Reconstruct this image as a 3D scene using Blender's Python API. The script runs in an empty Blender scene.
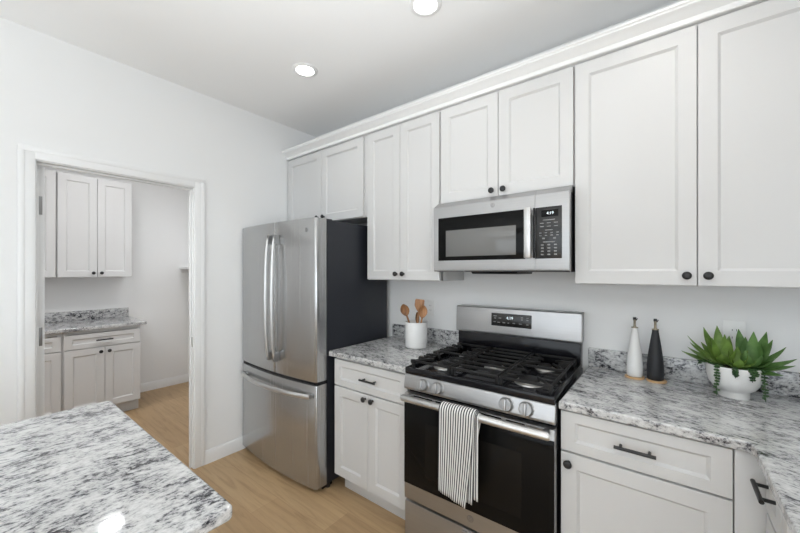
import bpy, bmesh, math, random
from mathutils import Vector, Matrix

S = bpy.context.scene
COL = S.collection
random.seed(7)
PI = math.pi

# ------------------------------------------------------------------ camera
cam_d = bpy.data.cameras.new('camera')
cam = bpy.data.objects.new('camera', cam_d)
COL.objects.link(cam)
cam.location = (2.7227, -2.1333, 1.4356)
cam.rotation_euler = (PI / 2, 0, math.radians(90 - 52.1025))
cam_d.sensor_width = 36.0
cam_d.lens = 36.0 * 342.93 / 800.0
cam_d.shift_x = -1.667 / 800.0
cam_d.shift_y = 4.745 / 800.0
cam_d.clip_start = 0.02
S.camera = cam

# ------------------------------------------------------------------ world, daylight, exposure
W = bpy.data.worlds.new('world')
S.world = W
W.use_nodes = True
bg = W.node_tree.nodes['Background']
bg.inputs['Color'].default_value = (0.86, 0.93, 1.0, 1)
bg.inputs['Strength'].default_value = 1.45


def area(name, loc, target, sx, sy, power, color=(1, 1, 1), shape='RECTANGLE'):
    d = bpy.data.lights.new(name, 'AREA')
    d.shape = shape
    d.size = sx
    if shape in ('RECTANGLE', 'ELLIPSE'):
        d.size_y = sy
    d.energy = power
    d.color = color
    o = bpy.data.objects.new(name, d)
    COL.objects.link(o)
    o.location = loc
    v = Vector(target) - Vector(loc)
    o.rotation_euler = v.to_track_quat('-Z', 'Y').to_euler()
    return o


# daylight entering through the windows of the room behind the camera
area('daylight_window_wide', (2.9, -6.45, 1.25), (2.6, 0, 1.25), 4.6, 2.2, 46, (0.86, 0.94, 1.0))
area('daylight_window_side', (6.35, -3.6, 1.35), (0, -3.0, 1.45), 2.5, 2.0, 74, (0.86, 0.94, 1.0))
# added fill light, aimed up from the wide window to brighten the ceiling
g1 = area('ceiling_fill_wide', (2.9, -6.42, 0.35), (2.4, -4.1, 2.75), 4.6, 0.4, 80, (0.86, 0.94, 1.0))
g1.data.spread = math.radians(54)

S.view_settings.view_transform = 'Standard'
S.view_settings.look = 'None'
S.view_settings.gamma = 1.0
S.view_settings.exposure = 0.0
S.view_settings.use_curve_mapping = False


# ------------------------------------------------------------------ materials
def new_mat(name):
    m = bpy.data.materials.new(name)
    m.use_nodes = True
    nt = m.node_tree
    return m, nt, nt.nodes['Principled BSDF']


def N(nt, t, **kw):
    n = nt.nodes.new(t)
    for k, v in kw.items():
        if k in n.inputs:
            n.inputs[k].default_value = v
        else:
            setattr(n, k, v)
    return n


def paint(name, col, rough=0.5, bump=0.0, bscale=300, var=0.0, spec=0.5):
    m, nt, b = new_mat(name)
    b.inputs['Base Color'].default_value = (*col, 1)
    b.inputs['Roughness'].default_value = rough
    b.inputs['Specular IOR Level'].default_value = spec
    tc = N(nt, 'ShaderNodeTexCoord')
    nz = N(nt, 'ShaderNodeTexNoise', Scale=bscale, Detail=3.0)
    nt.links.new(tc.outputs['Object'], nz.inputs['Vector'])
    if bump:
        bp = N(nt, 'ShaderNodeBump', Strength=bump, Distance=0.002)
        nt.links.new(nz.outputs['Fac'], bp.inputs['Height'])
        nt.links.new(bp.outputs['Normal'], b.inputs['Normal'])
    if var:
        mx = N(nt, 'ShaderNodeMix', data_type='RGBA')
        mx.inputs['A'].default_value = (*[c * (1 - var) for c in col], 1)
        mx.inputs['B'].default_value = (*[min(1, c * (1 + var)) for c in col], 1)
        nt.links.new(nz.outputs['Fac'], mx.inputs['Factor'])
        nt.links.new(mx.outputs['Result'], b.inputs['Base Color'])
    return m


def ramp(nt, stops):
    r = nt.nodes.new('ShaderNodeValToRGB')
    e = r.color_ramp.elements
    while len(e) < len(stops):
        e.new(0.5)
    for el, (p, c) in zip(e, stops):
        el.position = p
        el.color = (*c, 1) if len(c) == 3 else c
    return r


def metal(name, col, rough, axis=0, streak=60, amount=0.06, bump=0.02):
    m, nt, b = new_mat(name)
    b.inputs['Metallic'].default_value = 0.86
    tc = N(nt, 'ShaderNodeTexCoord')
    mp = N(nt, 'ShaderNodeMapping')
    sc = [streak * 6] * 3
    sc[axis] = streak / 40
    mp.inputs['Scale'].default_value = sc
    nz = N(nt, 'ShaderNodeTexNoise', Scale=1.0, Detail=4.0)
    nt.links.new(tc.outputs['Object'], mp.inputs['Vector'])
    nt.links.new(mp.outputs['Vector'], nz.inputs['Vector'])
    r = ramp(nt, [(0.3, [c * (1 - amount) for c in col]), (0.7, [min(1, c * (1 + amount)) for c in col])])
    nt.links.new(nz.outputs['Fac'], r.inputs['Fac'])
    nt.links.new(r.outputs['Color'], b.inputs['Base Color'])
    mr = N(nt, 'ShaderNodeMapRange')
    mr.inputs['To Min'].default_value = rough * 0.85
    mr.inputs['To Max'].default_value = rough * 1.15
    nt.links.new(nz.outputs['Fac'], mr.inputs['Value'])
    nt.links.new(mr.outputs['Result'], b.inputs['Roughness'])
    bp = N(nt, 'ShaderNodeBump', Strength=bump, Distance=0.001)
    nt.links.new(nz.outputs['Fac'], bp.inputs['Height'])
    nt.links.new(bp.outputs['Normal'], b.inputs['Normal'])
    return m


def granite(name, angle=-28, stretch=2.0, dark=0.0, gx=0.85):
    m, nt, b = new_mat(name)
    tc = N(nt, 'ShaderNodeTexCoord')
    mp = N(nt, 'ShaderNodeMapping')
    mp.vector_type = 'TEXTURE'      # turn first, then squeeze: veins run along the given angle
    mp.inputs['Rotation'].default_value = (0, 0, math.radians(angle))
    mp.inputs['Scale'].default_value = (1 / gx, 1 / (gx * stretch), 1 / 1.35)
    nt.links.new(tc.outputs['Object'], mp.inputs['Vector'])

    def noise(scale, detail, rough, dist=0.0):
        n = N(nt, 'ShaderNodeTexNoise', Scale=scale, Detail=detail, Roughness=rough, Distortion=dist)
        nt.links.new(mp.outputs['Vector'], n.inputs['Vector'])
        return n
    big = noise(7.0, 3.0, 0.55, 0.6)
    mid = noise(32.0, 6.0, 0.70, 0.6)
    fine = noise(85.0, 4.0, 0.75, 0.3)
    a = N(nt, 'ShaderNodeMath', operation='MULTIPLY')
    a.inputs[1].default_value = 0.21
    nt.links.new(big.outputs['Fac'], a.inputs[0])
    c = N(nt, 'ShaderNodeMath', operation='MULTIPLY_ADD')
    c.inputs[1].default_value = 0.46
    nt.links.new(mid.outputs['Fac'], c.inputs[0])
    nt.links.new(a.outputs[0], c.inputs[2])
    d = N(nt, 'ShaderNodeMath', operation='MULTIPLY_ADD')
    d.inputs[1].default_value = 0.33
    nt.links.new(fine.outputs['Fac'], d.inputs[0])
    nt.links.new(c.outputs[0], d.inputs[2])
    r = ramp(nt, [(0.400 + dark, (0.022, 0.023, 0.028)), (0.432 + dark, (0.12, 0.12, 0.13)), (0.465 + dark, (0.36, 0.36, 0.365)),
                  (0.510 + dark, (0.53, 0.53, 0.527)), (0.58 + dark, (0.655, 0.655, 0.65))])
    nt.links.new(d.outputs[0], r.inputs['Fac'])
    nt.links.new(r.outputs['Color'], b.inputs['Base Color'])
    b.inputs['Roughness'].default_value = 0.07
    return m


def wood_floor(name):
    m, nt, b = new_mat(name)
    tc = N(nt, 'ShaderNodeTexCoord')
    br = N(nt, 'ShaderNodeTexBrick', Scale=1.0)
    br.offset = 0.37
    br.inputs['Brick Width'].default_value = 1.22
    br.inputs['Row Height'].default_value = 0.18
    br.inputs['Mortar Size'].default_value = 0.0012
    br.inputs['Mortar Smooth'].default_value = 0.1
    br.inputs['Color1'].default_value = (0.430, 0.285, 0.152, 1)
    br.inputs['Color2'].default_value = (0.505, 0.345, 0.190, 1)
    br.inputs['Mortar'].default_value = (0.37, 0.24, 0.128, 1)
    nt.links.new(tc.outputs['Object'], br.inputs['Vector'])
    mp = N(nt, 'ShaderNodeMapping')
    mp.inputs['Scale'].default_value = (1.3, 16.0, 1.0)
    nt.links.new(tc.outputs['Object'], mp.inputs['Vector'])
    nz = N(nt, 'ShaderNodeTexNoise', Scale=2.0, Detail=7.0, Roughness=0.62, Distortion=0.8)
    nt.links.new(mp.outputs['Vector'], nz.inputs['Vector'])
    r = ramp(nt, [(0.3, (0.76, 0.74, 0.70)), (0.5, (1, 1, 1)), (0.72, (1.10, 1.10, 1.10))])
    nt.links.new(nz.outputs['Fac'], r.inputs['Fac'])
    mx = N(nt, 'ShaderNodeMix', data_type='RGBA', blend_type='MULTIPLY')
    mx.inputs['Factor'].default_value = 1.0
    nt.links.new(br.outputs['Color'], mx.inputs['A'])
    nt.links.new(r.outputs['Color'], mx.inputs['B'])
    nt.links.new(mx.outputs['Result'], b.inputs['Base Color'])
    b.inputs['Roughness'].default_value = 0.42
    return m


def wood(name, c1, c2, axis=2, scale=30):
    m, nt, b = new_mat(name)
    tc = N(nt, 'ShaderNodeTexCoord')
    mp = N(nt, 'ShaderNodeMapping')
    sc = [scale * 3] * 3
    sc[axis] = scale * 0.25
    mp.inputs['Scale'].default_value = sc
    nz = N(nt, 'ShaderNodeTexNoise', Scale=1.0, Detail=4.0, Distortion=0.6)
    nt.links.new(tc.outputs['Object'], mp.inputs['Vector'])
    nt.links.new(mp.outputs['Vector'], nz.inputs['Vector'])
    r = ramp(nt, [(0.35, c1), (0.65, c2)])
    nt.links.new(nz.outputs['Fac'], r.inputs['Fac'])
    nt.links.new(r.outputs['Color'], b.inputs['Base Color'])
    b.inputs['Roughness'].default_value = 0.5
    return m


def stripes(name):
    m, nt, b = new_mat(name)
    uv = N(nt, 'ShaderNodeUVMap')
    sp = N(nt, 'ShaderNodeSeparateXYZ')
    nt.links.new(uv.outputs['UV'], sp.inputs['Vector'])
    mu = N(nt, 'ShaderNodeMath', operation='MULTIPLY')
    mu.inputs[1].default_value = 1 / 0.0132
    nt.links.new(sp.outputs['X'], mu.inputs[0])
    fr = N(nt, 'ShaderNodeMath', operation='FRACT')
    nt.links.new(mu.outputs[0], fr.inputs[0])
    r = ramp(nt, [(0.0, (0.05, 0.052, 0.06)), (0.40, (0.05, 0.052, 0.06)), (0.48, (0.76, 0.755, 0.73)), (0.94, (0.76, 0.755, 0.73)), (1.0, (0.05, 0.052, 0.06))])
    nt.links.new(fr.outputs[0], r.inputs['Fac'])
    nt.links.new(r.outputs['Color'], b.inputs['Base Color'])
    b.inputs['Roughness'].default_value = 0.9
    b.inputs['Specular IOR Level'].default_value = 0.15
    tc = N(nt, 'ShaderNodeTexCoord')
    nz = N(nt, 'ShaderNodeTexNoise', Scale=500.0, Detail=2.0)
    nt.links.new(tc.outputs['Object'], nz.inputs['Vector'])
    bp = N(nt, 'ShaderNodeBump', Strength=0.15, Distance=0.001)
    nt.links.new(nz.outputs['Fac'], bp.inputs['Height'])
    nt.links.new(bp.outputs['Normal'], b.inputs['Normal'])
    return m


def leafy(name, c1, c2):
    m, nt, b = new_mat(name)
    tc = N(nt, 'ShaderNodeTexCoord')
    nz = N(nt, 'ShaderNodeTexNoise', Scale=22.0, Detail=3.0)
    nt.links.new(tc.outputs['Object'], nz.inputs['Vector'])
    r = ramp(nt, [(0.35, c1), (0.65, c2)])
    nt.links.new(nz.outputs['Fac'], r.inputs['Fac'])
    nt.links.new(r.outputs['Color'], b.inputs['Base Color'])
    b.inputs['Roughness'].default_value = 0.42
    return m


def emit(name, col, strength):
    m, nt, b = new_mat(name)
    b.inputs['Base Color'].default_value = (*col, 1)
    b.inputs['Emission Color'].default_value = (*col, 1)
    b.inputs['Emission Strength'].default_value = strength
    return m


M_WALL = paint('wall_paint', (0.86, 0.86, 0.855), 0.75, 0.05, 160, 0.0, 0.25)
M_CEIL = paint('ceiling_paint', (0.92, 0.92, 0.915), 0.85, 0.05, 120, 0.0, 0.2)
M_TRIM = paint('trim_paint', (0.84, 0.84, 0.835), 0.38, 0.0, 100)
M_CAB = paint('cabinet_paint', (0.645, 0.643, 0.638), 0.48, 0.01, 200, spec=0.35)
M_FLOOR = wood_floor('oak_plank')
M_GRAN = granite('granite', -16, 2.0, 0.006, 0.80)
M_GRAN_I = granite('granite_island', 82, 1.75, 0.0, 0.82)
M_GRAN_S = granite('granite_splash', 20, 1.0, 0.02)
M_STEEL = metal('brushed_steel', (0.41, 0.41, 0.412), 0.34, 0, 60, 0.035, 0.008)
M_STEELV = metal('brushed_steel_upright', (0.46, 0.462, 0.462), 0.26, 2, 40, 0.02, 0.004)
M_STEEL_D = metal('dark_steel', (0.30, 0.30, 0.30), 0.35, 0)
M_CHROME = metal('satin_handle_steel', (0.55, 0.55, 0.545), 0.30, 0, 40, 0.03)
M_NICKEL = metal('satin_nickel', (0.55, 0.54, 0.52), 0.3, 2)
M_BRASS = metal('aged_brass', (0.32, 0.28, 0.21), 0.3, 2)
M_BLACK = paint('matte_black_metal', (0.012, 0.012, 0.013), 0.42)
M_IRON = paint('cast_iron', (0.013, 0.0125, 0.0125), 0.5, 0.2, 400, 0.2, spec=0.3)
M_ENAMEL = paint('black_enamel', (0.007, 0.007, 0.009), 0.16, spec=0.3)
M_SIDE = paint('charcoal_side_panel', (0.014, 0.016, 0.022), 0.42, 0.06, 500)
M_GLASS_BLK = paint('black_oven_glass', (0.006, 0.006, 0.006), 0.07, spec=0.10)
M_GLASS_IN = paint('oven_window_tint', (0.010, 0.009, 0.008), 0.07, spec=0.10)
M_MESH = paint('microwave_window_mesh', (0.16, 0.16, 0.155), 0.12)
M_PANEL = paint('black_control_panel', (0.010, 0.010, 0.010), 0.22)
M_MARK = paint('pale_printed_marks', (0.28, 0.28, 0.28), 0.6)
M_DIGIT = emit('lit_clock_digits', (0.85, 0.95, 1.0), 0.7)
M_CERAM = paint('white_ceramic', (0.80, 0.795, 0.785), 0.35, 0.0, 100)
M_BOWL = paint('speckled_white_ceramic', (0.74, 0.735, 0.72), 0.6, 0.15, 160, 0.05)
M_BOTW = paint('matte_white_glaze', (0.80, 0.795, 0.785), 0.5)
M_BOTB = paint('matte_black_glaze', (0.016, 0.017, 0.020), 0.55)
M_WOODS = wood('spoon_wood', (0.33, 0.15, 0.06), (0.50, 0.26, 0.12), 2)
M_WOODD = wood('dark_spoon_wood', (0.15, 0.065, 0.025), (0.34, 0.16, 0.06), 2)
M_COAST = wood('acacia_wood', (0.50, 0.30, 0.14), (0.66, 0.44, 0.24), 0)
M_TOWEL = stripes('ticking_stripe')
M_LEAF = leafy('leaf_green', (0.085, 0.165, 0.022), (0.19, 0.31, 0.06))
M_LEAF2 = leafy('leaf_blue_green', (0.065, 0.15, 0.035), (0.14, 0.26, 0.075))
M_BEAD = leafy('bead_leaf_green', (0.014, 0.05, 0.012), (0.04, 0.10, 0.025))
M_SOIL = paint('potting_moss', (0.03, 0.035, 0.015), 0.95, 0.5, 120, 0.3)
M_PLATE = paint('outlet_plastic', (0.86, 0.86, 0.85), 0.4)
M_SLOT = paint('outlet_slot', (0.05, 0.05, 0.05), 0.6)
M_LAMP = emit('lamp_diffuser', (1.0, 0.985, 0.95), 9.0)
M_BADGE = metal('badge_metal', (0.33, 0.33, 0.33), 0.4, 0)


# ------------------------------------------------------------------ mesh helpers
class MB:
    """collects shapes into one bmesh"""

    def __init__(self):
        self.bm = bmesh.new()
        self.mats = []

    def _merge(self, tmp, mi=0):
        me = bpy.data.meshes.new('t')
        tmp.to_mesh(me)
        tmp.free()
        n = len(self.bm.faces)
        self.bm.from_mesh(me)
        bpy.data.meshes.remove(me)
        if mi:
            self.bm.faces.ensure_lookup_table()
            for f in self.bm.faces[n:]:
                f.material_index = mi

    def box(self, x0, x1, y0, y1, z0, z1, bev=0.0, seg=2, mat=None, mi=0):
        t = bmesh.new()
        bmesh.ops.create_cube(t, size=1.0)
        for v in t.verts:
            v.co = Vector(((x0 + x1) / 2 + v.co.x * (x1 - x0), (y0 + y1) / 2 + v.co.y * (y1 - y0), (z0 + z1) / 2 + v.co.z * (z1 - z0)))
        if bev:
            bmesh.ops.bevel(t, geom=t.edges[:], offset=bev, segments=seg, profile=0.5, affect='EDGES')
        if mat:
            bmesh.ops.transform(t, matrix=mat, verts=t.verts[:])
        self._merge(t, mi)
        return self

    def obox(self, c, size, rot, bev=0.0):
        mat = Matrix.Translation(Vector(c)) @ rot
        s = [q / 2 for q in size]
        return self.box(-s[0], s[0], -s[1], s[1], -s[2], s[2], bev, 2, mat)

    def bar(self, p0, p1, w, h, bev=0.0):
        p0, p1 = Vector(p0), Vector(p1)
        d = p1 - p0
        q = d.to_track_quat('X', 'Z').to_matrix().to_4x4()
        return self.obox((p0 + p1) / 2, (d.length, w, h), q, bev)

    def prism(self, pts, axis, a0, a1, bev=0.0):
        """polygon (list of 2d) extruded along axis 'x','y','z'"""
        t = bmesh.new()

        def mk(p, a):
            if axis == 'x':
                return (a, p[0], p[1])
            if axis == 'y':
                return (p[0], a, p[1])
            return (p[0], p[1], a)
        A = [t.verts.new(mk(p, a0)) for p in pts]
        B = [t.verts.new(mk(p, a1)) for p in pts]
        n = len(pts)
        t.faces.new(A)
        t.faces.new(B[::-1])
        for i in range(n):
            t.faces.new((A[i], B[i], B[(i + 1) % n], A[(i + 1) % n]))
        bmesh.ops.recalc_face_normals(t, faces=t.faces[:])
        if bev:
            bmesh.ops.bevel(t, geom=t.edges[:], offset=bev, segments=2, profile=0.5, affect='EDGES')
        self._merge(t)
        return self

    def lathe(self, prof, c=(0, 0, 0), seg=32, axis='z', sq=1.0):
        """prof: list of (r, h); closed at r=0"""
        t = bmesh.new()
        rings = []
        for r, h in prof:
            if r < 1e-6:
                rings.append([t.verts.new((0, 0, h))])
            else:
                rings.append([t.verts.new((r * math.cos(2 * PI * k / seg), sq * r * math.sin(2 * PI * k / seg), h)) for k in range(seg)])
        for a, b in zip(rings, rings[1:]):
            for k in range(seg):
                k2 = (k + 1) % seg
                if len(a) == 1 and len(b) == 1:
                    continue
                if len(a) == 1:
                    t.faces.new((a[0], b[k], b[k2]))
                elif len(b) == 1:
                    t.faces.new((a[k], a[k2], b[0]))
                else:
                    t.faces.new((a[k], a[k2], b[k2], b[k]))
        bmesh.ops.recalc_face_normals(t, faces=t.faces[:])
        if axis == 'y':      # axis points to -y
            m = Matrix.Rotation(PI / 2, 4, 'X')
        elif axis == 'x':
            m = Matrix.Rotation(PI / 2, 4, 'Y')
        else:
            m = Matrix.Identity(4)
        bmesh.ops.transform(t, matrix=Matrix.Translation(Vector(c)) @ m, verts=t.verts[:])
        self._merge(t)
        return self

    def tube(self, pts, r, seg=12, flat=None):
        """round (or elliptical: flat=(ra, rb)) tube along points; r may be list"""
        pts = [Vector(p) for p in pts]
        n = len(pts)
        rs = r if isinstance(r, (list, tuple)) else [r] * n
        t = bmesh.new()
        rings = []
        up = None
        for i, p in enumerate(pts):
            d = (pts[min(i + 1, n - 1)] - pts[max(i - 1, 0)]).normalized()
            if up is None:
                up = Vector((0, 0, 1)) if abs(d.z) < 0.9 else Vector((1, 0, 0))
            s = d.cross(up).normalized()
            up = s.cross(d).normalized()
            ra, rb = (rs[i] * flat[0], rs[i] * flat[1]) if flat else (rs[i], rs[i])
            rings.append([t.verts.new(p + s * ra * math.cos(2 * PI * k / seg) + up * rb * math.sin(2 * PI * k / seg)) for k in range(seg)])
        for a, b in zip(rings, rings[1:]):
            for k in range(seg):
                k2 = (k + 1) % seg
                t.faces.new((a[k], a[k2], b[k2], b[k]))
        t.faces.new(rings[0][::-1])
        t.faces.new(rings[-1])
        bmesh.ops.recalc_face_normals(t, faces=t.faces[:])
        self._merge(t)
        return self

    def ball(self, c, r, sx=1, sy=1, sz=1, rot=None, u=12, v=8):
        t = bmesh.new()
        bmesh.ops.create_uvsphere(t, u_segments=u, v_segments=v, radius=r)
        m = Matrix.Translation(Vector(c)) @ (rot or Matrix.Identity(4)) @ Matrix.Diagonal((sx, sy, sz, 1))
        bmesh.ops.transform(t, matrix=m, verts=t.verts[:])
        self._merge(t)
        return self

    def build(self, name, mat, parent=None, smooth=35, extra=()):
        me = bpy.data.meshes.new(name)
        self.bm.to_mesh(me)
        self.bm.free()
        me.materials.append(mat)
        for e in extra:
            me.materials.append(e)
        if smooth:
            me.polygons.foreach_set('use_smooth', [True] * len(me.polygons))
            me.set_sharp_from_angle(angle=math.radians(smooth))
        o = bpy.data.objects.new(name, me)
        COL.objects.link(o)
        if parent:
            o.parent = parent
        return o


def tag(o, label=None, cat=None, group=None, kind=None):
    for k, v in (('label', label), ('category', cat), ('group', group), ('kind', kind)):
        if v:
            o[k] = v
    return o


def thing(name, label, cat, loc=(0, 0, 0), rz=0.0, group=None):
    o = bpy.data.objects.new(name, None)
    o.empty_display_size = 0.05
    COL.objects.link(o)
    o.location = loc
    o.rotation_euler = (0, 0, rz)
    return tag(o, label, cat, group)


def struct(mb, name, mat, smooth=0, parent=None):
    o = mb.build(name, mat, parent, smooth)
    if not parent:
        o['kind'] = 'structure'
    return o


def copy_tree(o, parent=None):
    c = o.copy()
    COL.objects.link(c)
    if parent:
        c.parent = parent
    for ch in list(o.children):
        copy_tree(ch, c)
    return c


def text(body, size, name, mat, parent, loc, rot=(PI / 2, 0, 0), depth=0.0004):
    cu = bpy.data.curves.new('t', 'FONT')
    cu.body = body
    cu.size = size
    cu.extrude = depth
    cu.align_x = 'CENTER'
    cu.align_y = 'CENTER'
    to = bpy.data.objects.new('t', cu)
    COL.objects.link(to)
    bpy.context.view_layer.update()
    me = bpy.data.meshes.new_from_object(to)
    bpy.data.objects.remove(to)
    me.materials.clear()
    me.materials.append(mat)
    me.transform(Matrix.Translation(Vector(loc)) @ (Matrix.Rotation(rot[2], 4, 'Z') @ Matrix.Rotation(rot[0], 4, 'X')))
    o = bpy.data.objects.new(name, me)
    COL.objects.link(o)
    o.parent = parent
    return o


# ------------------------------------------------------------------ the setting
CZ = 2.748
CT1_ISLAND = 0.9145
XR = 3.60            # wall to the right of the return counter
m = MB().box(-2.5, 6.6, -6.7, 0.13, -0.06, 0.0)
struct(m, 'floor', M_FLOOR)
m = MB().box(-2.5, 6.6, -6.7, 0.13, CZ, CZ + 0.08)
struct(m, 'ceiling', M_CEIL)
m = MB().box(-2.34, XR + 0.12, 0.0, 0.12, 0.0, CZ)
struct(m, 'wall_back', M_WALL)
OL, OR, OH = -1.900, -1.078, 2.058          # rough doorway
m = MB().box(-0.078, 0, -6.5, OL, 0, CZ).box(-0.078, 0, OR, 0, 0, CZ).box(-0.078, 0, OL, OR, OH, CZ)
struct(m, 'wall_left', M_WALL)
m = MB().box(XR, XR + 0.12, -1.55, 0, 0, CZ)
struct(m, 'wall_right', M_WALL)
# far living side of the open plan, behind the camera
m = MB()
m.box(-0.115, 0.60, -6.62, -6.5, 0, CZ).box(5.2, 6.5, -6.62, -6.5, 0, CZ)
m.box(0.60, 5.2, -6.62, -6.5, 0, 0.12).box(0.60, 5.2, -6.62, -6.5, 2.40, CZ)
struct(m, 'wall_rear', M_WALL)
m = MB()
m.box(6.4, 6.52, -6.5, -4.85, 0, CZ).box(6.4, 6.52, -2.35, 0.12, 0, CZ)
m.box(6.4, 6.52, -4.85, -2.35, 0, 0.35).box(6.4, 6.52, -4.85, -2.35, 2.35, CZ)
struct(m, 'wall_side', M_WALL)
m = MB().box(XR + 0.12, 6.4, 0.0, 0.12, 0, CZ)
struct(m, 'wall_alcove', M_WALL)


def window(name, horizontal, a0, a1, pos, z0=0.35, z1=2.35):
    m = MB()
    t = 0.05

    def b(p0, p1, z0, z1):
        if horizontal:
            m.box(p0, p1, pos - 0.03, pos + 0.03, z0, z1, 0.004)
        else:
            m.box(pos - 0.03, pos + 0.03, p0, p1, z0, z1, 0.004)
    b(a0, a1, z0, z0 + t)
    b(a0, a1, z1 - t, z1)
    b(a0, a0 + t, z0 + t, z1 - t)
    b(a1 - t, a1, z0 + t, z1 - t)
    for k in range(1, 3):
        c = a0 + (a1 - a0) * k / 3
        b(c - t / 2, c + t / 2, z0 + t, z1 - t)
    struct(m, name, M_TRIM)


window('window_1', True, 0.60, 5.2, -6.56, 0.12, 2.40)
window('window_2', False, -4.85, -2.35, 6.46)

# pantry shell
PX = -2.22
m = MB().box(PX - 0.12, PX, -3.2, 0, 0, CZ)
struct(m, 'wall_pantry', M_WALL)
m = MB().box(PX - 0.12, -0.078, -3.32, -3.2, 0, CZ)
struct(m, 'wall_pantry_side', M_WALL)

# door trim on the kitchen side: stepped flat casing
m = MB()


def casing_leg(y_in, y_out, z0, z1):
    a, b = sorted((y_in, y_out))
    m.box(0.0, 0.012, a, b, z0, z1, 0.003)
    s = 1 if y_out > y_in else -1
    c0, c1 = sorted((y_out, y_out - s * 0.026))
    m.box(0.0, 0.0145, c0, c1, z0, z1, 0.004)


casing_leg(-1.885, -1.950, 0, 2.110)
casing_leg(-1.093, -1.022, 0, 2.110)
m.box(0.0, 0.0118, -1.949, -1.023, 2.043, 2.109, 0.003)
m.box(0.0, 0.0147, -1.950, -1.022, 2.084, 2.111, 0.004)
struct(m, 'trim_1', M_TRIM, 35)
# jamb lining with door stop
m = MB()
JL, JR, JH = -1.880, -1.098, 2.038
m.box(-0.079, 0.001, OL, JL, 0, OH).box(-0.079, 0.001, JR, OR, 0, OH).box(-0.079, 0.001, JL, JR, JH, OH)
m.box(-0.052, -0.030, JL, JL + 0.011, 0, JH - 0.011, 0.002).box(-0.052, -0.030, JR - 0.011, JR, 0, JH - 0.011, 0.002)
m.box(-0.052, -0.030, JL, JR, JH - 0.011, JH, 0.002)
jamb = struct(m, 'trim_2', M_TRIM, 35)
m = MB().box(-0.030, -0.006, JR - 0.0025, JR, 0.885, 0.955, 0.001)
tag(m.build('strike_plate', M_NICKEL, jamb), 'satin nickel strike plate')

# pantry door, swung open into the pantry, hinged edge towards the kitchen
m = MB()
m.box(-0.868, -0.084, -1.876, -1.841, 0.012, 2.030, 0.002)
for z0, z1 in ((0.25, 0.95), (1.15, 1.85)):
    for s in (-1.876, -1.841):
        m.box(-0.743, -0.208, s - 0.002, s + 0.002, z0, z1, 0.002)
dr = struct(m, 'door_1', M_TRIM, 35)
for z in (0.22, 1.065, 1.808):
    h = MB().box(-0.0843, -0.0815, -1.872, -1.850, z - 0.052, z + 0.052, 0.001)
    h.tube([(-0.082, -1.8785, z - 0.055), (-0.082, -1.8785, z + 0.055)], 0.006, 10)
    tag(h.build('hinge', M_STEEL_D, dr), 'satin nickel hinge')
h = MB().lathe([(0, 0), (0.027, 0), (0.027, 0.008), (0.011, 0.010), (0.011, 0.04), (0.026, 0.05), (0.028, 0.06), (0.02, 0.07), (0, 0.072)], (-0.808, -1.876, 0.93), 20, 'y')
h.build('door_knob', M_NICKEL, dr)


def base_profile(mb, axis, wallpos, a0, a1, sgn):
    h, t = 0.098, 0.013
    pts = [(wallpos, 0), (wallpos + sgn * t, 0), (wallpos + sgn * t, h - 0.014), (wallpos + sgn * 0.006, h), (wallpos, h)]
    mb.prism(pts, axis, a0, a1) if axis == 'y' else mb.prism(pts, axis, a0, a1)


m = MB()
base_profile(m, 'y', 0.0, -1.022, -0.001, 1)
base_profile(m, 'y', 0.0, -6.49, -1.950, 1)
struct(m, 'baseboard_left', M_TRIM, 35)
m = MB()
base_profile(m, 'y', PX, -0.98, -0.001, 1)
struct(m, 'baseboard_pantry', M_TRIM, 35)

# ------------------------------------------------------------------ ceiling lights


def can_light(x, y, label, r=0.056, power=0.6, spread=120):
    t = thing('recessed_light', label, 'ceiling light', (x, y, CZ), 0, 'recessed ceiling lights')
    MB().lathe([(r, 0.0), (r, -0.004), (r + 0.004, -0.007), (r + 0.018, -0.006), (r + 0.024, -0.003), (r + 0.025, 0.0)], seg=40).build('trim_ring', M_TRIM, t)
    MB().lathe([(0, -0.0025), (r, -0.0025), (r, -0.0005), (0, -0.0005)], seg=40).build('diffuser', M_LAMP, t)
    a = area('recessed_lamp', (x, y, CZ - 0.012), (x, y, 0), r * 2, r * 2, power, (0.96, 0.975, 1.0) if x < 0 else (1.0, 0.98, 0.95), 'DISK')
    a.data.spread = math.radians(spread)
    return t


can_light(0.850, -0.755, 'round recessed ceiling light above the refrigerator side of the kitchen')
can_light(1.778, -0.730, 'round recessed ceiling light in front of the stove, cut by the photo top edge')
can_light(-1.312, -1.282, 'round recessed ceiling light inside the pantry, seen only as a glint on the island', 0.078, 4, 170)
for lx, ly, where in ((2.70, -0.730, 'over the right counter end'), (1.45, -2.9, 'added over the granite island'), (2.95, -2.9, 'added beside the island, behind the viewer'),
                      (1.45, -4.6, 'added over the far end of the island'), (2.95, -4.6, 'added in the living side, left of centre'),
                      (4.6, -2.9, 'added in the dining corner by the side window'), (4.6, -4.6, 'added in the living side near the wide window')):
    can_light(lx, ly, 'round recessed ceiling light ' + where + ', outside the photo', 0.062, 1.6)  # cans beyond the counter row are unseen, added for more downward light
can_light(-0.600, -2.45, 'round recessed ceiling light added as fill deep inside the pantry, outside the photo', 0.095, 14, 160)  # unseen can added to brighten the pantry cabinets
can_light(-0.480, -0.600, 'round recessed ceiling light added as fill in the right half of the pantry, outside the photo', 0.095, 9.5, 170)  # unseen can added to brighten the far pantry wall



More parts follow.
